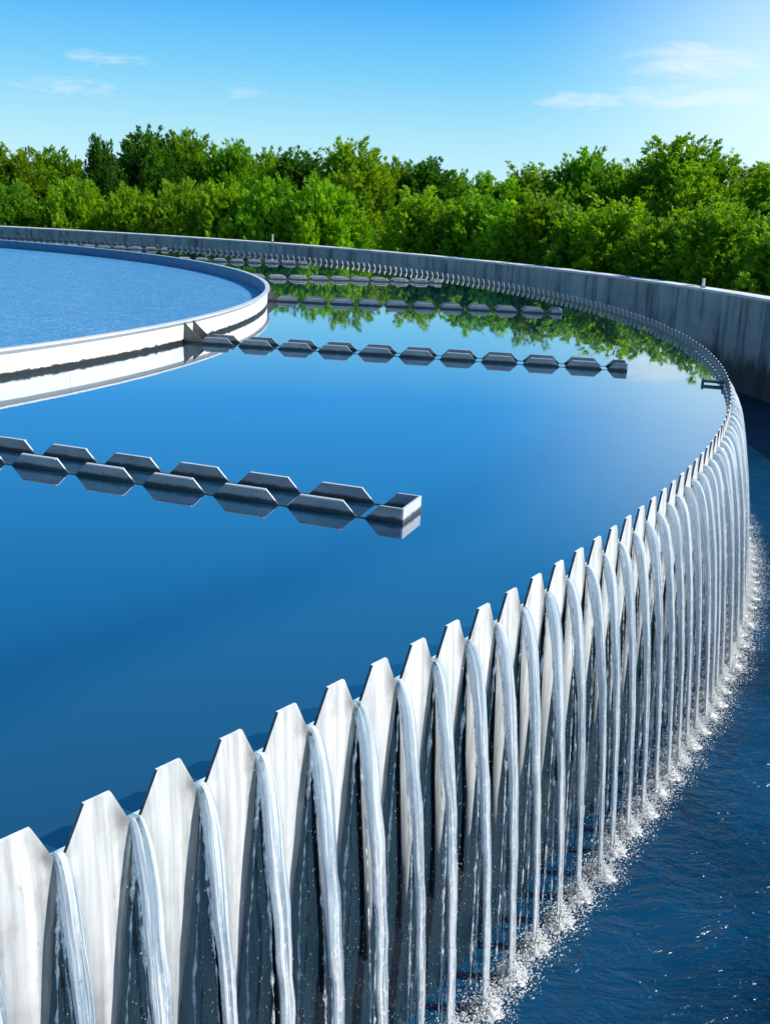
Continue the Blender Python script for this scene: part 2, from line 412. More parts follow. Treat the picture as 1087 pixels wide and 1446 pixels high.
# ------------------------------------------------------------------ overflow weir
weir = thing('overflow_weir', 'curved overflow weir of white notched plates holding back the blue tank', 'weir', C0)
obj('weir_wall', revolve([(R - 0.012, -0.06), (R + 0.004, -0.06), (R + 0.004, -2.2), (R - 0.012, -2.2)], 1440), M['weir'], weir)
TT, NB = 0.119, -0.038
HALF = PITCH * R / 2
def half_w(z):
    return float(np.interp(z, [-1.7, -1.10, -0.8, -0.5, -0.28, -0.13, NB, NB + 0.02, TT],
                              [0.004, 0.006, 0.030, 0.068, 0.090, 0.106, HALF - 0.001, HALF - 0.010, 0.043]))
def tooth_geo(seed):
    rng = random.Random(seed)
    zs = [TT, 0.10, 0.07, 0.04, 0.01, -0.02, NB, -0.07, -0.13, -0.2, -0.28, -0.4, -0.55, -0.75, -0.9, -1.05, -1.16]
    ys = [-1, -0.8, -0.5, -0.2, 0.1, 0.4, 0.7, 0.88, 1]
    lean = rng.uniform(-0.004, 0.004)
    vs, fs = [], []
    n = len(ys)
    for side in (0, 1):
        for z in zs:
            w = half_w(z)
            wob = 0.0 if z > -0.1 else rng.uniform(-0.005, 0.005)
            bul = 0.017 * min(1.0, max(0.0, (TT - z) / 0.25))
            for y in ys:
                yy = y * (w + wob)
                x = (0.0065 if side else 0.018) + bul * (1 - y * y) + lean * (z - TT) * 0.3
                vs.append((x if side else x, yy, z))
    k = len(zs)
    def idx(s, i, j): return s * k * n + i * n + j
    for i in range(k - 1):
        for j in range(n - 1):
            fs.append((idx(0,i,j), idx(0,i+1,j), idx(0,i+1,j+1), idx(0,i,j+1)))
            fs.append((idx(1,i,j), idx(1,i,j+1), idx(1,i+1,j+1), idx(1,i+1,j)))
        fs.append((idx(0,i,0), idx(1,i,0), idx(1,i+1,0), idx(0,i+1,0)))
        fs.append((idx(0,i,n-1), idx(0,i+1,n-1), idx(1,i+1,n-1), idx(1,i,n-1)))
    for j in range(n - 1):
        fs.append((idx(0,0,j), idx(0,0,j+1), idx(1,0,j+1), idx(1,0,j)))
        fs.append((idx(0,k-1,j), idx(1,k-1,j), idx(1,k-1,j+1), idx(0,k-1,j+1)))
    us = [(y, z) for side in (0, 1) for z in zs for y in ys]
    return vs, fs, us
def tooth_uv(me, us):
    li = np.zeros(len(me.loops), np.int32); me.loops.foreach_get('vertex_index', li)
    me.uv_layers.new(name='UVMap').data.foreach_set('uv', np.asarray(us, np.float32)[li].ravel())
    return me
def tooth_angle(k): return A0 - PITCH * k - 0.043 / R
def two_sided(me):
    me.materials.append(M['tooth']); me.materials.append(M['tooth_shade'])
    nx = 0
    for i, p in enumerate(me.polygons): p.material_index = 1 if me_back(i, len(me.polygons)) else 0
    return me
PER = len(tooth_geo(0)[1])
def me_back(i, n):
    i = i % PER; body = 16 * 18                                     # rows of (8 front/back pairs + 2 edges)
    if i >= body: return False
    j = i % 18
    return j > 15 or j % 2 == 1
tooth_meshes = []
for s in range(7):
    v, f, u = tooth_geo(s); tooth_meshes.append(two_sided(tooth_uv(mesh_from(v, f, None, True, 40), u)))
rest = MB(); rest_uv = []
cnt = 0
for k in range(38, -175, -1):
    a = tooth_angle(k)
    if k <= 30 and cnt < 100:
        obj('tooth', tooth_meshes[k % 7], M['tooth'], weir, (R * math.cos(a), R * math.sin(a), 0), a); cnt += 1
    else:
        v, f, u = tooth_geo(k % 7); rest_uv += u
        ca, sa = math.cos(a), math.sin(a)
        rest.add([((R + x) * ca - y * sa, (R + x) * sa + y * ca, z) for x, y, z in v], f)
tag(obj('teeth', two_sided(tooth_uv(rest.mesh(True, 40), rest_uv)), None, weir), 'far teeth of the weir, seen from their inner side', kind='stuff')

# level bracket on the weir's inner face
a = -0.232
br = thing('level_bracket', 'small dark steel bracket on the inner side of the weir above blue water', 'bracket', (CX + (R - 0.014) * math.cos(a), CY + (R - 0.014) * math.sin(a), 0), a)
m = MB(); m.box(-0.20, -0.006, -0.045, 0.045, 0.018, 0.046); obj('shelf', m.mesh(), M['dark'], br)
m = MB(); m.box(-0.005, 0.004, -0.06, 0.06, 0.002, 0.09); obj('back_plate', m.mesh(), M['dark'], br)
m = MB(); m.box(-0.225, -0.2005, -0.045, 0.045, -0.06, 0.058); obj('front_plate', m.mesh(), M['dark'], br)

# ------------------------------------------------------------------ jets falling from the notches
G = 9.81
def path(s):
    """s = time of fall in seconds -> outward, height"""
    return 0.02 + 0.56 * s, -0.012 - 0.5 * G * s * s
def make_stream(seed):
    rng = random.Random(100 + seed)
    ph = [rng.uniform(0, 6.28) for _ in range(8)]
    secs = []
    # over the crest first, from the tank surface through the notch
    for x, z, w, th in ((-0.06, -0.040, 0.014, 0.008), (-0.025, -0.026, 0.018, 0.020), (0.0, -0.020, 0.020, 0.026)):
        secs.append((x, z, w, th, 0.0))
    nseg = 44
    for i in range(nseg + 1):
        s = 0.585 * (0.06 + 0.94 * (i / nseg)) 
        x, z = path(s)
        w = float(np.interp(-z, [0, 0.08, 0.2, 0.5, 1.0, 1.56], [0.021, 0.028, 0.033, 0.032, 0.029, 0.027]))
        th = float(np.interp(-z, [0, 0.1, 0.3, 1.56], [0.028, 0.032, 0.024, 0.013]))
        am = min(1.0, -z / 0.5)
        w *= 1 + am * (0.07 * math.sin(11 * z + ph[0]) + 0.06 * math.sin(29 * z + ph[1]) + 0.05 * rng.uniform(-1, 1))
        off = am * (0.005 * math.sin(4.1 * z + ph[2]) + 0.0025 * math.sin(17 * z + ph[3]))
        secs.append((x, z, w, th, off))
    vs, fs, uv = [], [], []
    n = 14
    L = 0.0; Ls = []
    for i, (x, z, w, th, off) in enumerate(secs):
        if i: L += math.hypot(x - secs[i-1][0], z - secs[i-1][1])
        Ls.append(L)
        i0, i1 = max(i-1, 0), min(i+1, len(secs)-1)
        tx, tz = secs[i1][0]-secs[i0][0], secs[i1][1]-secs[i0][1]
        q = math.hypot(tx, tz) or 1; nx, nz = -tz / q, tx / q         # normal, away from the wall / upward
        for k in range(n):
            an = 2 * PI * k / n
            y = w * math.cos(an); hgt = th * math.sin(an)
            if hgt < 0: hgt *= 1 + 0.32 * max(0.0, x - 0.02) * math.exp(z / 0.32) / th
            vs.append((x + nx * hgt, off + y, z + nz * hgt))
    for i in range(len(secs) - 1):
        for k in range(n):
            k2 = (k + 1) % n
            fs.append((i*n+k, i*n+k2, (i+1)*n+k2, (i+1)*n+k))
            uv += [(k/n, Ls[i]), ((k+1)/n, Ls[i]), ((k+1)/n, Ls[i+1]), (k/n, Ls[i+1])]
    return mesh_from(vs, fs, uv, True)
def make_thread(seed, yfun, xfun, r0, z0=-0.03, z1=-1.69):
    rng = random.Random(seed)
    pts, rads = [], []
    n = 110; ph = rng.uniform(0, 6); y_dr = 0.0
    for i in range(n + 1):
        z = z0 + (z1 - z0) * i / n
        y_dr = y_dr * 0.85 + rng.uniform(-0.0018, 0.0018)
        pts.append((xfun(z), yfun(z) + y_dr, z))
        ph = ph * 0.72 + rng.gauss(0, 0.34) if i else 0.0
        b = max(0.12, 0.66 + ph + rng.uniform(-0.30, 0.30))
        rads.append(r0 * b * (1 + 0.3 * i / n))
    vs, fs, uv = [], [], []
    k = 6
    for i, p in enumerate(pts):
        for j in range(k):
            an = 2 * PI * j / k
            vs.append((p[0] + rads[i] * math.cos(an), p[1] + rads[i] * math.sin(an), p[2]))
    for i in range(n):
        for j in range(k):
            j2 = (j + 1) % k
            fs.append((i*k+j, i*k+j2, (i+1)*k+j2, (i+1)*k+j))
            uv += [(j/k, 0.5 - pts[i][2]), ((j+1)/k, 0.5 - pts[i][2]), ((j+1)/k, 0.5 - pts[i+1][2]), (j/k, 0.5 - pts[i+1][2])]
    return mesh_from(vs, fs, uv, True)
OCT_F = [(0,2,4),(2,1,4),(1,3,4),(3,0,4),(2,0,5),(1,2,5),(3,1,5),(0,3,5)]
def blob(m, p, sx, sy, sz, rng):
    a = rng.uniform(0, PI); c, s = math.cos(a), math.sin(a)
    pts = [(sx,0,0),(-sx,0,0),(0,sy,0),(0,-sy,0),(0,0,sz),(0,0,-sz)]
    m.add([(p[0]+x*c-y*s, p[1]+x*s+y*c, p[2]+z) for x, y, z in pts], OCT_F)
def make_splash(seed):
    rng = random.Random(500 + seed); m = MB()
    x0 = path(0.585)[0]; zb = Z_LOW
    nu, nv_ = 22, 7; vs = []; fs = []                              # boiling white mound
    for i in range(nv_):
        f = i / (nv_ - 1)
        for j in range(nu):
            an = 2 * PI * j / nu
            rad = 0.076 * f * (1 + rng.uniform(-0.45, 0.45)) + 0.004; hh = 0.034 * (1 - f) ** 0.9 * rng.uniform(0.2, 1.7) - 0.004 * f
            vs.append((x0 + rad * 1.35 * math.cos(an), rad * math.sin(an), zb + hh))
    for i in range(nv_ - 1):
        for j in range(nu): fs.append((i*nu+j, (i+1)*nu+j, (i+1)*nu+(j+1)%nu, i*nu+(j+1)%nu))
    m.add(vs, fs)
    for i in range(800):                                         # churned heap where the jet lands
        r = abs(rng.gauss(0, 0.055)); a = rng.uniform(0, 2 * PI)
        z = zb + abs(rng.gauss(0.0, 0.060)) * math.exp(-r / 0.05)
        q = rng.uniform(0.0018, 0.0072)
        blob(m, (x0 + r * math.cos(a) * 1.4, r * math.sin(a) * 1.35, z), q * 1.2, q, q, rng)
    for i in range(480):                                         # drops thrown up
        a = rng.uniform(0, 2 * PI); d = rng.random() ** 0.9 * 0.15
        z = zb + abs(rng.gauss(0, 0.100)) * (1 - d / 0.19)
        q = rng.uniform(0.0010, 0.0030)
        blob(m, (x0 + d * math.cos(a) * 1.5, d * math.sin(a), z), q, q, q * rng.uniform(1, 2.2), rng)
    for i in range(420):                                         # flecks floating off
        a = rng.uniform(0, 2 * PI); d = abs(rng.gauss(0.03, 0.06))
        q = rng.uniform(0.0015, 0.0050)
        blob(m, (x0 + d * math.cos(a) * 1.2, d * math.sin(a) * 1.5, zb + 0.001), q * rng.uniform(1, 2.4), q, 0.002, rng)
    return m.mesh(True)
NV = 6
streams = [make_stream(i) for i in range(NV)]
xpar = lambda z: path(math.sqrt(max(0.0, (-0.012 - z)) * 2 / G))[0]
th_left = [make_thread(20 + i, lambda z: -HALF + max(half_w(z), 0.050) + 0.001, lambda z: 0.022 + 0.30 * (xpar(z) - 0.02), 0.0052) for i in range(NV)]
th_right = [make_thread(40 + i, lambda z: HALF - max(half_w(z), 0.050) - 0.002, lambda z: 0.022 + 0.45 * (xpar(z) - 0.02), 0.0046) for i in range(NV)]
th_jet = [make_thread(60 + i, lambda z: -0.024 - 0.012 * min(1, -z / 0.2), lambda z: xpar(z) * 0.88, 0.0050, -0.06) for i in range(NV)]
splashes = [make_splash(i) for i in range(NV)]
WSC = lambda k: float(np.interp(k, [-10, 2, 12, 24, 32], [1.16, 1.0, 0.78, 0.62, 0.54]))
JL = 'clear jet of water arching from a notch of the white weir into the dark channel'
for n_, k in enumerate(range(32, -26, -1)):
    a = A0 - PITCH * k - 0.043 / R + PITCH / 2
    t = thing('water_jet', JL, 'water jet', (CX + R * math.cos(a), CY + R * math.sin(a), 0), a, 'jets of water falling from the weir notches')
    rr = random.Random(k)
    t.scale = (WSC(k) * rr.uniform(0.95, 1.06), rr.uniform(0.86, 1.16), 1)
    v = lambda: rr.randrange(NV)
    obj('stream', streams[v()], M['jet'], t)
    obj('rivulet', th_left[v()], M['rivulet'], t); obj('rivulet', th_right[v()], M['rivulet'], t); obj('rivulet', th_jet[v()], M['rivulet'], t)
    tag(obj('splash', splashes[v()], M['foam'], t, (0, 0, 0)), kind='stuff')

rng = random.Random(9)
m = MB()
for i in range(20000):                                           # loose drops between the jets
    k = rng.randrange(-14, 32)
    a = A0 - PITCH * k - 0.043 / R + PITCH / 2 + rng.gauss(-0.012, 0.030) / R
    z = -1.69 * rng.random() ** 0.6
    x = 0.02 + rng.random() * (0.05 + 0.26 * (-z / 1.7))
    q = 0.0006 + 0.0016 * rng.random() ** 2.5
    blob(m, ((R + x) * math.cos(a), (R + x) * math.sin(a), z), q, q, q * rng.uniform(1, 3.0), rng)
tag(obj('spray', m.mesh(True), M['foam'], loc=C0), 'fine white drops of spray flying between the falling jets', 'spray', kind='stuff')
m = MB()
for i in range(2600):                                            # foam flecks drifting in the channel
    a = rng.uniform(-0.74, 0.0)
    d = 0.18 + abs(rng.gauss(0.0, 0.09))
    q = 0.0012 + 0.0035 * rng.random() ** 3
    b = len(m.v)
    blob(m, ((R + d) * math.cos(a), (R + d) * math.sin(a), Z_LOW + 0.001), q * rng.uniform(1, 2.6), q, 0.0015, rng)
tag(obj('foam', m.mesh(True), M['foam'], loc=C0), 'scattered white foam flecks floating along the foot of the weir', 'foam', kind='stuff')

# ------------------------------------------------------------------ inner round basin
dr = thing('inner_basin', 'low white round steel basin of lighter blue water inside the tank', 'basin', C0)
obj('outer_sheet', revolve([(R_DRUM, -0.9), (R_DRUM, H_DRUM - 0.0125), (R_DRUM - 0.010, H_DRUM - 0.0125), (R_DRUM - 0.010, -0.9)], 720), M['drum'], dr)
obj('inner_face', revolve([(R_DRUM - 0.013, H_DRUM - 0.0125), (R_DRUM - 0.022, H_DRUM - 0.0125), (R_DRUM - 0.022, -0.5), (R_DRUM - 0.013, -0.5)], 720), M['inner_face'], dr)
obj('rim', revolve([(R_DRUM - 0.035, H_DRUM - 0.012), (R_DRUM - 0.035, H_DRUM), (R_DRUM + 0.040, H_DRUM), (R_DRUM + 0.040, H_DRUM - 0.020), (R_DRUM + 0.034, H_DRUM - 0.020), (R_DRUM + 0.034, H_DRUM - 0.012)], 720), M['rim'], dr)

# ------------------------------------------------------------------ radial troughs
TP, W2 = 0.485, 0.145
def plate(y0, y1, length):
    """notched plate along -x from the outer end at x = 0; half a tooth at the end"""
    prof = [(0.0, 0.088), (-0.130, 0.088), (-0.214, 0.004)]
    k = 1
    while k * TP + 0.243 < length:
        c = -k * TP
        prof += [(c + 0.214, 0.004), (c + 0.130, 0.088), (c - 0.130, 0.088), (c - 0.214, 0.004)]
        k += 1
    prof.append((-length, 0.004))
    prof = prof[::-1]
    m = MB(); m.extrude_xz([(x, z, -0.26) for x, z in prof], y0, y1)
    for c in [-TP * i for i in range(1, k)]:                      # folded lip along each tooth top
        ya, yb = (y1 + 0.0005, y1 + 0.012) if y0 > 0 else (y0 - 0.012, y0 - 0.0005)
        m.box(c - 0.128, c + 0.128, ya, yb, 0.080, 0.0875)
    me = m.mesh(); me.materials.append(M['trough']); me.materials.append(M['rim'])
    seg = len(prof) - 1
    for i, p in enumerate(me.polygons):                          # top edges and folded lips paler, their sunlit line put into the colour
        if (i < 4 * seg and i % 4 == 2 and p.center.z > 0.012) or i >= 4 * seg + 2: p.material_index = 1
    return me, k
# outer end of each trough and the way it points
TROUGHS = [(0.143, 5.749, -0.343), (2.71, 12.235, -0.119), (2.94, 19.02, 0.03), (1.01, 25.51, 0.30), (-2.58, 30.60, 0.235), (-7.44, 34.77, 0.25)]
TL = ['nearest notched steel trough, dark front and bright square end, in open blue water',
      'second notched steel trough from the camera, leaving the basin beside the triangular brackets',
      'third dark notched trough, lying across the green tree reflections',
      'fourth notched trough, white-lit, ending just short of the far weir teeth',
      'short-looking far white-lit trough behind the rim of the inner basin',
      'farthest thin white trough, mostly hidden behind the basin rim']
for (ex, ey, d), lab in zip(TROUGHS, TL):
    ux, uy = math.cos(d), math.sin(d)
    qx, qy = ex - CX, ey - CY                                     # how far inward the basin sheet stands
    bq = qx * ux + qy * uy; disc_ = bq * bq - (qx * qx + qy * qy - R_DRUM ** 2)
    L = bq - math.sqrt(disc_) - 0.05
    t = thing('radial_trough', lab, 'trough', (ex, ey, 0), d, 'notched radial troughs')
    pf, nk = plate(-W2 - 0.012, -W2, L); pb, nk = plate(W2, W2 + 0.012, L)
    obj('notched_plate', pf, None, t); obj('notched_plate', pb, None, t)
    m = MB(); m.box(0.001, 0.013, -W2 - 0.012, W2 + 0.012, -0.26, 0.0885); obj('end_plate', m.mesh(), M['rim'], t)
    m = MB(); m.box(-L, -0.001, -W2 + 0.001, W2 - 0.001, -0.26, -0.25); obj('trough_floor', m.mesh(), M['dark'], t)
    for sg in (-1, 1):                                            # triangular brackets on the basin at the trough root
        wx = ex - ux * L - uy * (W2 - 0.01) * sg - CX; wy = ey - uy * L + ux * (W2 - 0.01) * sg - CY
        ang = math.atan2(wy, wx); th = 0.006; m = MB()
        P = [(R_DRUM + 0.002, H_DRUM - 0.030), (R_DRUM + 0.30, -0.02), (R_DRUM + 0.30, -0.12), (R_DRUM + 0.002, -0.12)]
        m.add([(x, -th, z) for x, z in P] + [(x, th, z) for x, z in P],
              [(0,1,2,3), (7,6,5,4), (1,0,4,5), (2,1,5,6), (3,2,6,7), (0,3,7,4)])
        obj('gusset', m.mesh(), M['gusset'], dr, (0, 0, 0), ang)

# ------------------------------------------------------------------ trees
def crown_mesh(seed, h, w, nlimb, per, base=0.12, point=1.0, ls=1.0):
    """leaf sprays along plume-like branches; returns crown mesh and branch pieces"""
    rng = np.random.default_rng(seed)
    sprigs = []                                                  # origin, direction, size, tint
    limbs = MB()
    for i in range(nlimb):
        f = (i + rng.random()) / nlimb                           # height fraction of the limb's foot
        z0 = h * (base + 0.72 * f ** 0.9)
        a = i * 2.39996 + rng.normal(0, 0.35)
        prof = (math.sin(PI * min(1, (0.30 + 0.70 * f) ** 0.95)) ** 0.6) if f > 0.35 else 0.86 + 0.3 * f
        reach = w * 0.5 * prof * rng.uniform(0.68, 1.15) + 0.10
        rise = h * (0.10 + 0.16 * f * point) * rng.uniform(0.6, 1.45)
        p0 = np.array([0, 0, z0]); p1 = np.array([math.cos(a) * reach * 0.72, math.sin(a) * reach * 0.72, z0 + rise * 0.30])
        p2 = np.array([math.cos(a) * reach, math.sin(a) * reach, min(z0 + rise, h * 1.02)])
        q = lambda t: (1-t)**2 * p0 + 2*t*(1-t) * p1 + t*t * p2
        limbs.tube([q(t) for t in (0, 0.35, 0.7, 1)], [0.020, 0.014, 0.009, 0.004], 5, False)
        lt = np.clip(rng.normal(0.5, 0.22), 0, 1)
        cnt = int(per * (0.55 + reach / (w * 0.5) * 0.6))
        ts = 0.22 + 0.80 * rng.random(cnt) ** 0.72
        for t in ts:
            c = q(min(t, 1.0)); sp = 0.19 * (1.18 - 0.62 * t) * (0.5 + w / 4.0)
            o = c + rng.normal(0, 1, 3) * sp * np.array([1, 1, 0.85])
            d = (p2 - p1) / (np.linalg.norm(p2 - p1) + 1e-6)
            out = o - c; out /= np.linalg.norm(out) + 1e-6
            d = d * 0.55 + out * 0.75 + np.array([0, 0, 0.42]) + rng.normal(0, 0.30, 3)
            sprigs.append((o, d / np.linalg.norm(d), rng.uniform(0.20, 0.36) * ls, np.clip(lt + rng.normal(0, 0.17), 0, 1)))
        top = p2 - (p2 - p1) * 0.1; ln = rng.uniform(0.35, 0.75) * (h / 4.2); tilt = np.array([math.cos(a), math.sin(a), 0]) * rng.uniform(0.0, 0.35)
        for t in rng.random(20):
            o = top + (np.array([0, 0, 1.0]) + tilt) * ln * t + rng.normal(0, 0.035 + 0.08 * (1 - t), 3) * np.array([1, 1, 0.4])
            out = o - top; out[2] = 0
            d = out * 4.0 + np.array([0, 0, 0.8]) + tilt + rng.normal(0, 0.2, 3)
            sprigs.append((o, d / np.linalg.norm(d), rng.uniform(0.17, 0.30) * ls, np.clip(lt + 0.2 + rng.normal(0, 0.17), 0, 1)))
    # leader plumes at the top
    for j in range(int(3 + 2 * point)):
        bx, by = rng.normal(0, 0.11 * w, 2); zt = h * rng.uniform(0.90, 1.03)
        for t in rng.random(42):
            o = np.array([bx, by, zt - 0.75 * t]) + rng.normal(0, 0.05 + 0.13 * t, 3) * np.array([1, 1, 0.5])
            out = np.array([o[0] - bx, o[1] - by, 0.0]); d = out * 3.0 + np.array([0, 0, 0.75]) + rng.normal(0, 0.22, 3)
            sprigs.append((o, d / np.linalg.norm(d), rng.uniform(0.18, 0.32) * ls, np.clip(0.55 + rng.normal(0, 0.18), 0, 1)))
    O = np.array([s[0] for s in sprigs]); D = np.array([s[1] for s in sprigs])
    S = np.array([s[2] for s in sprigs]); T = np.array([s[3] for s in sprigs]); n = len(O)
    ref = rng.normal(0, 1, (n, 3)); A = np.cross(D, ref); A /= np.linalg.norm(A, axis=1)[:, None]; B = np.cross(D, A)
    quads = []
    leaf = [(0.72, 0.0, 0.36, 0), (0.14, 1, 0.40, 0), (0.14, -1, 0.40, 0), (0.36, 1, 0.38, 0.3), (0.36, -1, 0.38, -0.3), (0.56, 1, 0.30, 0), (0.56, -1, 0.30, 0), (0.25, 0.2, 0.36, 1), (0.48, -0.2, 0.32, -1)]
    for (t0, sa, ln, sb) in leaf:
        base_ = O + D * (S * t0)[:, None]
        dirv = D * 0.80 + A * (0.72 * sa) + B * (0.72 * sb) if (sa or sb) else D.copy()
        dirv = dirv + rng.normal(0, 0.13, (n, 3)); dirv /= np.linalg.norm(dirv, axis=1)[:, None]
        side = np.cross(dirv, B + 0.35 * A + rng.normal(0, 0.3, (n, 3))); side /= np.linalg.norm(side, axis=1)[:, None] + 1e-9
        l = (S * ln)[:, None]; wd = l * 0.27
        if sa == 0 and sb == 0: base_ = O; l = (S * 1.05)[:, None]; wd = l * 0.075
        quads.append(np.stack([base_, base_ + dirv * l * 0.45 + side * wd, base_ + dirv * l, base_ + dirv * l * 0.45 - side * wd], 1))
    Q = np.stack(quads, 1)                                        # n, 9, 4, 3
    V = Q.reshape(-1, 3); nq = n * len(leaf)
    me = fast_quads(V, nq)
    att = me.attributes.new('tint', 'FLOAT', 'FACE')
    att.data.foreach_set('value', np.repeat(T, len(leaf)).astype(np.float32))
    tr = MB()
    tr.tube([(0, 0, -0.15), (0.02, 0.01, h * 0.25), (-0.02, 0.02, h * 0.6), (0, 0, h * 0.95)], [0.10, 0.075, 0.045, 0.012], 10)
    tr.v += []; b = len(tr.v); tr.v += limbs.v; tr.f += [tuple(i + b for i in q) for q in limbs.f]
    return me, tr.mesh(True, 60)

KINDS = {  # shapes at their own size; height, width
    'broad': [crown_mesh(11 + i, 4.2, 3.6, 88, 68, 0.02) for i in range(3)],
    'spire': [crown_mesh(31 + i, 4.2, 2.1, 66, 52, 0.02, 1.5) for i in range(2)],
    'bush': [crown_mesh(51 + i, 2.7, 3.0, 60, 64, 0.02, 0.8) for i in range(3)]}
def tree(x, y, top, kind, leaf, sw, label, idx):
    rr = random.Random(idx * 7 + 3)
    vs = KINDS[kind]; cm, tm = vs[idx % len(vs)]
    key = (cm.name, leaf)
    if key not in tree.cache:
        c2 = cm.copy(); c2.materials.clear(); c2.materials.append(M[leaf]); tree.cache[key] = c2
    if cm.name not in tree.hgt:
        zz = np.zeros(len(cm.vertices) * 3, np.float32); cm.vertices.foreach_get('co', zz); tree.hgt[cm.name] = float(np.percentile(zz[2::3], 99.93))
    s = (top - GROUND) / tree.hgt[cm.name]
    if kind == 'bush':                                            # keep clear of the wall
        dx, dy = x - CX, y - CY; q = math.hypot(dx, dy); x, y, sw = CX + dx / q * (q + 1.0), CY + dy / q * (q + 1.0), sw * 0.85
    t = thing('bush' if kind == 'bush' else 'tree', label, 'bush' if kind == 'bush' else 'tree', (x, y, GROUND), rr.uniform(0, 6.28),
              'bushes in front along the wall' if kind == 'bush' else 'trees behind the wall')
    t.scale = (s * sw, s * sw, s)
    obj('crown', tree.cache[key], None, t); obj('trunk', tm, M['bark'], t)
tree.cache = {}; tree.hgt = {}
TREES = [
 (-23.38, 60.22, 3.47, 'broad', 'leaf_mid', 1.0, 'green tree cut by the left picture edge, behind the wall'),
 (-20.62, 58.68, 3.91, 'spire', 'leaf_mid', 1.25, 'pointed green tree at far left, second from the picture edge'),
 (-19.15, 60.86, 3.95, 'broad', 'leaf_mid', 1.0, 'rounded green tree between the far-left pointed tree and the slim dark one'),
 (-16.18, 59.22, 4.65, 'spire', 'leaf_dark', 0.66, 'slim dark tree standing up alone left of the tallest left-hand trees'),
 (-14.29, 62.18, 5.37, 'broad', 'leaf_dark', 1.0, 'tallest dark broad tree on the left half of the skyline'),
 (-12.77, 64.95, 5.39, 'broad', 'leaf_mid', 1.0, 'tall tree just right of the tallest dark broad tree'),
 (-9.66, 63.86, 4.92, 'broad', 'leaf_mid', 0.95, 'mid-height green tree right of the tall left-hand pair'),
 (-7.94, 66.53, 4.75, 'broad', 'leaf_mid', 0.9, 'set-back tree left of the bright central tree, the farther of two'),
 (-5.90, 63.52, 4.73, 'spire', 'leaf_dark', 1.2, 'darker pointed tree immediately left of the bright central tree'),
 (-2.62, 61.02, 5.19, 'broad', 'leaf_fresh', 1.0, 'bright yellow-green broad tree in the middle of the skyline'),
 (-0.09, 64.59, 4.45, 'broad', 'leaf_mid', 0.9, 'green tree just right of the bright central tree'),
 (1.62, 62.66, 4.45, 'spire', 'leaf_dark', 1.3, 'dark pointed tree two right of the bright central tree'),
 (3.42, 65.31, 3.92, 'broad', 'leaf_mid', 0.85, 'low set-back tree at the dip in the skyline right of centre'),
 (5.61, 61.94, 3.77, 'spire', 'leaf_mid', 1.6, 'small feathery tree at the lowest dip of the skyline'),
 (7.47, 63.04, 4.46, 'spire', 'leaf_mid', 1.25, 'slender spire tree left of the two big right-hand trees'),
 (10.37, 61.01, 5.25, 'broad', 'leaf_mid', 1.0, 'full green tree left of the biggest right-hand tree'),
 (13.61, 63.97, 4.96, 'spire', 'leaf_mid', 1.2, 'narrow tree half hidden behind the biggest right-hand tree'),
 (15.28, 59.96, 6.00, 'broad', 'leaf_mid', 1.3, 'biggest green tree on the right, above the short thick post'),
 (19.58, 61.56, 4.98, 'spire', 'leaf_mid', 1.2, 'tree with feathery tip right of the biggest right-hand tree'),
 (19.96, 58.23, 4.74, 'spire', 'leaf_fresh', 1.3, 'light green tree at the right picture edge'),
 (22.16, 59.83, 5.51, 'broad', 'leaf_mid', 1.0, 'tree cut by the right picture edge behind the wall'),
 (-16.34, 44.39, 1.96, 'bush', 'leaf_mid', 1.0, 'low bush at the left picture edge above the wall'),
 (-13.58, 44.11, 2.21, 'bush', 'leaf_fresh', 1.0, 'bright bush below the gap left of the slim dark tree'),
 (-11.26, 43.65, 1.98, 'bush', 'leaf_fresh', 1.0, 'low bright bush under the slim dark tree'),
 (-9.25, 43.09, 2.33, 'bush', 'leaf_fresh', 1.0, 'yellow-green bush below the tallest left-hand tree'),
 (-7.26, 42.37, 2.30, 'bush', 'leaf_fresh', 1.05, 'yellow-green bush two left of the thin far post'),
 (-5.34, 41.73, 2.53, 'bush', 'leaf_fresh', 1.0, 'bright bush right behind the thin far post'),
 (-3.43, 40.46, 2.63, 'bush', 'leaf_fresh', 0.95, 'bright bush at the left foot of the bright central tree'),
 (0.79, 37.36, 2.40, 'spire', 'leaf_fresh', 1.35, 'upright young tree at the right foot of the bright central tree'),
 (1.75, 36.75, 1.90, 'spire', 'leaf_mid', 1.35, 'low upright tree between two taller young trees right of centre'),
 (2.60, 35.85, 2.35, 'spire', 'leaf_mid', 1.30, 'upright young tree below the lowest dip of the skyline'),
 (3.60, 34.60, 2.00, 'spire', 'leaf_fresh', 1.45, 'low bright upright tree left of the slender spire tree'),
 (4.45, 33.60, 2.40, 'spire', 'leaf_mid', 1.25, 'upright young tree under the slender spire tree'),
 (5.35, 32.20, 1.95, 'spire', 'leaf_mid', 1.50, 'low wide green tree left of the biggest right-hand tree, close to the wall'),
 (6.25, 30.75, 2.25, 'spire', 'leaf_fresh', 1.35, 'upright young tree at the left foot of the biggest right-hand tree'),
 (7.15, 29.10, 1.90, 'spire', 'leaf_mid', 1.50, 'low green tree directly behind the short thick post'),
 (8.10, 27.10, 2.30, 'spire', 'leaf_mid', 1.40, 'upright young tree just right of the short thick post'),
 (8.86, 25.01, 1.85, 'spire', 'leaf_mid', 1.50, 'low green tree at the right picture edge above the bright coping'),
]
for i, (x, y, top, kind, leaf, sw, lab) in enumerate(TREES): tree(x, y, top, kind, leaf, sw, lab, i)

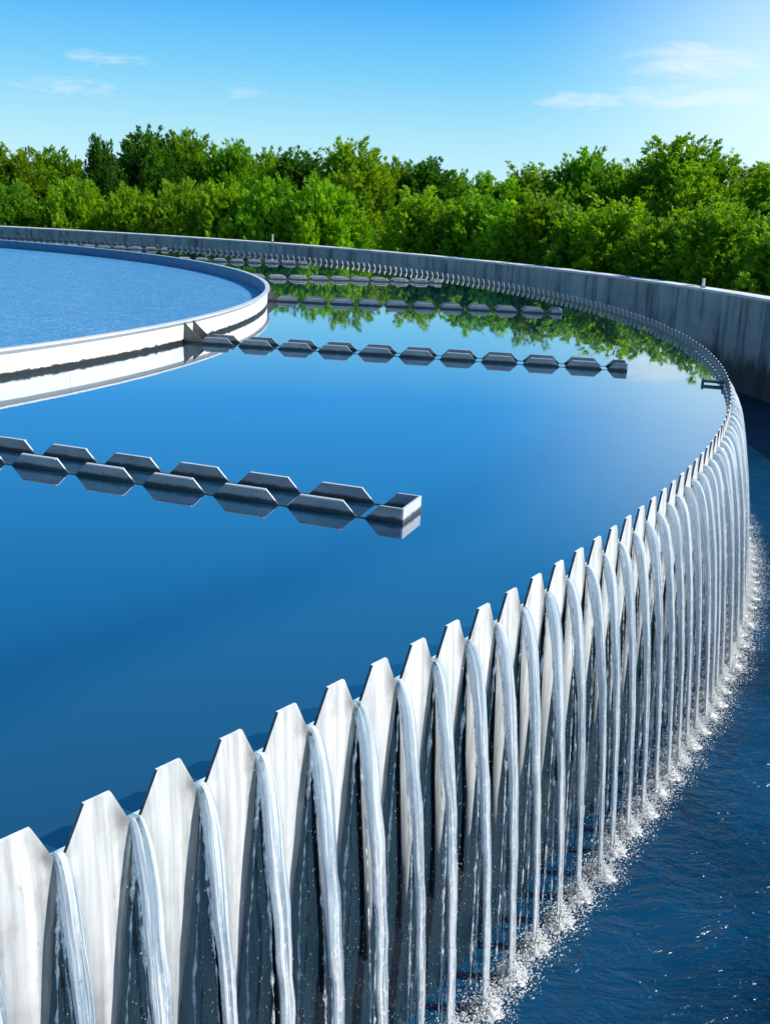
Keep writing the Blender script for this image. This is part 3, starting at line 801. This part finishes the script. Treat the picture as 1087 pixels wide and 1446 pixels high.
# ------------------------------------------------------------------ sky and sun
w = bpy.data.worlds.new('World'); scn.world = w; w.use_nodes = True
nt = w.node_tree; nt.nodes.clear()
def wn(kind, **kw):
    x = nt.nodes.new(kind)
    for k, v in kw.items():
        if k.startswith('_'): setattr(x, k[1:], v)
        else:
            key = int(k[1:]) if k[0] == 'i' and k[1:].isdigit() else k.replace('__', ' ')
            if isinstance(v, bpy.types.NodeSocket): nt.links.new(v, x.inputs[key])
            else: x.inputs[key].default_value = v
    return x
def wm(op, a, b=0.0, clamp=False): return wn('ShaderNodeMath', _operation=op, _use_clamp=clamp, i0=a, i1=b).outputs[0]
def wmix(fac, a, b, mode='MIX'):
    x = nt.nodes.new('ShaderNodeMix'); x.data_type = 'RGBA'; x.blend_type = mode
    for sock, v in ((x.inputs['Factor'], fac), (x.inputs[6], a), (x.inputs[7], b)):
        if isinstance(v, bpy.types.NodeSocket): nt.links.new(v, sock)
        else: sock.default_value = v
    return x.outputs[2]
sky = wn('ShaderNodeTexSky', _sky_type='NISHITA', _sun_disc=False, _sun_elevation=SUN_EL, _sun_rotation=PI / 2 - SUN_AZ, _air_density=1.0, _dust_density=0.4, _ozone_density=2.0)
tc = wn('ShaderNodeTexCoord').outputs['Generated']
sp = wn('ShaderNodeSeparateXYZ', Vector=tc)
elev = wm('ARCSINE', sp.outputs[2])
azim = wm('ARCTAN2', sp.outputs[0], sp.outputs[1])               # 0 = straight ahead, + to the right
er = wn('ShaderNodeValToRGB', Fac=wm('DIVIDE', elev, PI / 2, True))
els = er.color_ramp.elements
stops = [(0.0, (0.54, 0.78, 0.84)), (0.037, (0.34, 0.66, 0.80)), (0.071, (0.155, 0.52, 0.80)), (0.114, (0.030, 0.33, 0.79)), (0.22, (0.009, 0.225, 0.58)), (0.45, (0.003, 0.112, 0.32)), (1.0, (0.004, 0.09, 0.25))]
while len(els) < len(stops): els.new(0.5)
for e, (p, c) in zip(els, stops): e.position = p; e.color = (*c, 1)
nish = wmix(1.0, sky.outputs[0], (0.11, 0.11, 0.11, 1), 'MULTIPLY')
base = wmix(0.93, nish, er.outputs[0])
glow = wn('ShaderNodeMapRange', Value=wm('ABSOLUTE', wm('SUBTRACT', azim, PI / 2 - SUN_AZ)), i1=1.50, i2=1.12, i3=0.0, i4=0.92); glow.interpolation_type = 'SMOOTHERSTEP'
gz = wn('ShaderNodeMapRange', Value=elev, i1=0.10, i2=0.33, i3=1.0, i4=0.0).outputs[0]
base = wmix(wm('MULTIPLY', glow.outputs[0], gz), base, (0.68, 0.87, 0.92, 1))
# thin wisps of cloud, each patch with its own place in the sky
cv = wn('ShaderNodeCombineXYZ', X=wm('MULTIPLY', azim, 13.0), Y=wm('MULTIPLY', elev, 62.0), Z=0.0).outputs[0]
wisp = wn('ShaderNodeTexNoise', Vector=cv, Scale=1.25, Detail=9.0, Roughness=0.66, Distortion=1.0).outputs['Fac']
def patch(az, el, wa, we, amt):
    a = wm('DIVIDE', wm('SUBTRACT', azim, math.radians(az)), math.radians(wa)); b = wm('DIVIDE', wm('SUBTRACT', elev, math.radians(el)), math.radians(we))
    d = wm('ADD', wm('MULTIPLY', a, a), wm('MULTIPLY', b, b))
    return wm('MULTIPLY', wm('SUBTRACT', 1.0, d, True), amt)
tot = None
for args in ((14.0, 7.4, 4.6, 1.15, 1.0), (14.3, 5.85, 4.6, 0.8, 1.0), (8.6, 5.5, 3.3, 0.6, 0.9), (19.5, 5.0, 3.0, 1.1, 0.8), (-14.5, 6.4, 3.0, 0.8, 0.65), (-16.8, 5.0, 4.2, 0.8, 0.55), (-8.3, 5.2, 2.2, 0.5, 0.5),
             (-70, 25, 30, 8, 0.7), (150, 18, 40, 7, 0.8)):
    pch = patch(*args); tot = pch if tot is None else wm('MAXIMUM', tot, pch)
cl = wn('ShaderNodeMapRange', Value=wm('ADD', wisp, wm('MULTIPLY', wm('SUBTRACT', tot, 1.0), 0.40)), i1=0.26, i2=0.66, i3=0.0, i4=0.70).outputs[0]
cl = wm('MULTIPLY', cl, wn('ShaderNodeMapRange', Value=tot, i1=0.0, i2=0.35).outputs[0])
base = wmix(cl, base, (0.78, 0.81, 0.83, 1))
bg = wn('ShaderNodeBackground', Color=base, Strength=1.0)
nt.links.new(bg.outputs[0], wn('ShaderNodeOutputWorld').inputs['Surface'])

sd = bpy.data.lights.new('sun', 'SUN'); sd.energy = 5.0; sd.angle = math.radians(0.5); sd.color = (1.0, 0.955, 0.88)
so = bpy.data.objects.new('sun', sd); COL.objects.link(so)
dv = Vector((math.cos(SUN_EL) * math.cos(SUN_AZ), math.cos(SUN_EL) * math.sin(SUN_AZ), math.sin(SUN_EL)))
so.rotation_euler = dv.to_track_quat('Z', 'Y').to_euler(); so.location = dv * 60

# ------------------------------------------------------------------ camera
cd = bpy.data.cameras.new('camera'); cam = bpy.data.objects.new('camera', cd); COL.objects.link(cam)
cd.sensor_fit = 'HORIZONTAL'; cd.sensor_width = 36.0; cd.lens = 36.0 * 1482.12 / 1087.0
cd.clip_start = 0.05; cd.clip_end = 3000
cam.matrix_world = Matrix.Translation((0, 0, CAM_H)) @ Matrix.Rotation(PI / 2 - 0.28355, 4, 'X') @ Matrix.Rotation(0.0477, 4, 'Z')
scn.camera = cam
scn.view_settings.view_transform = 'Standard'; scn.view_settings.look = 'None'
scn.view_settings.exposure = 0.3; scn.view_settings.gamma = 1.0
scn.render.engine = 'CYCLES'
scn.cycles.max_bounces = 7; scn.cycles.transparent_max_bounces = 16
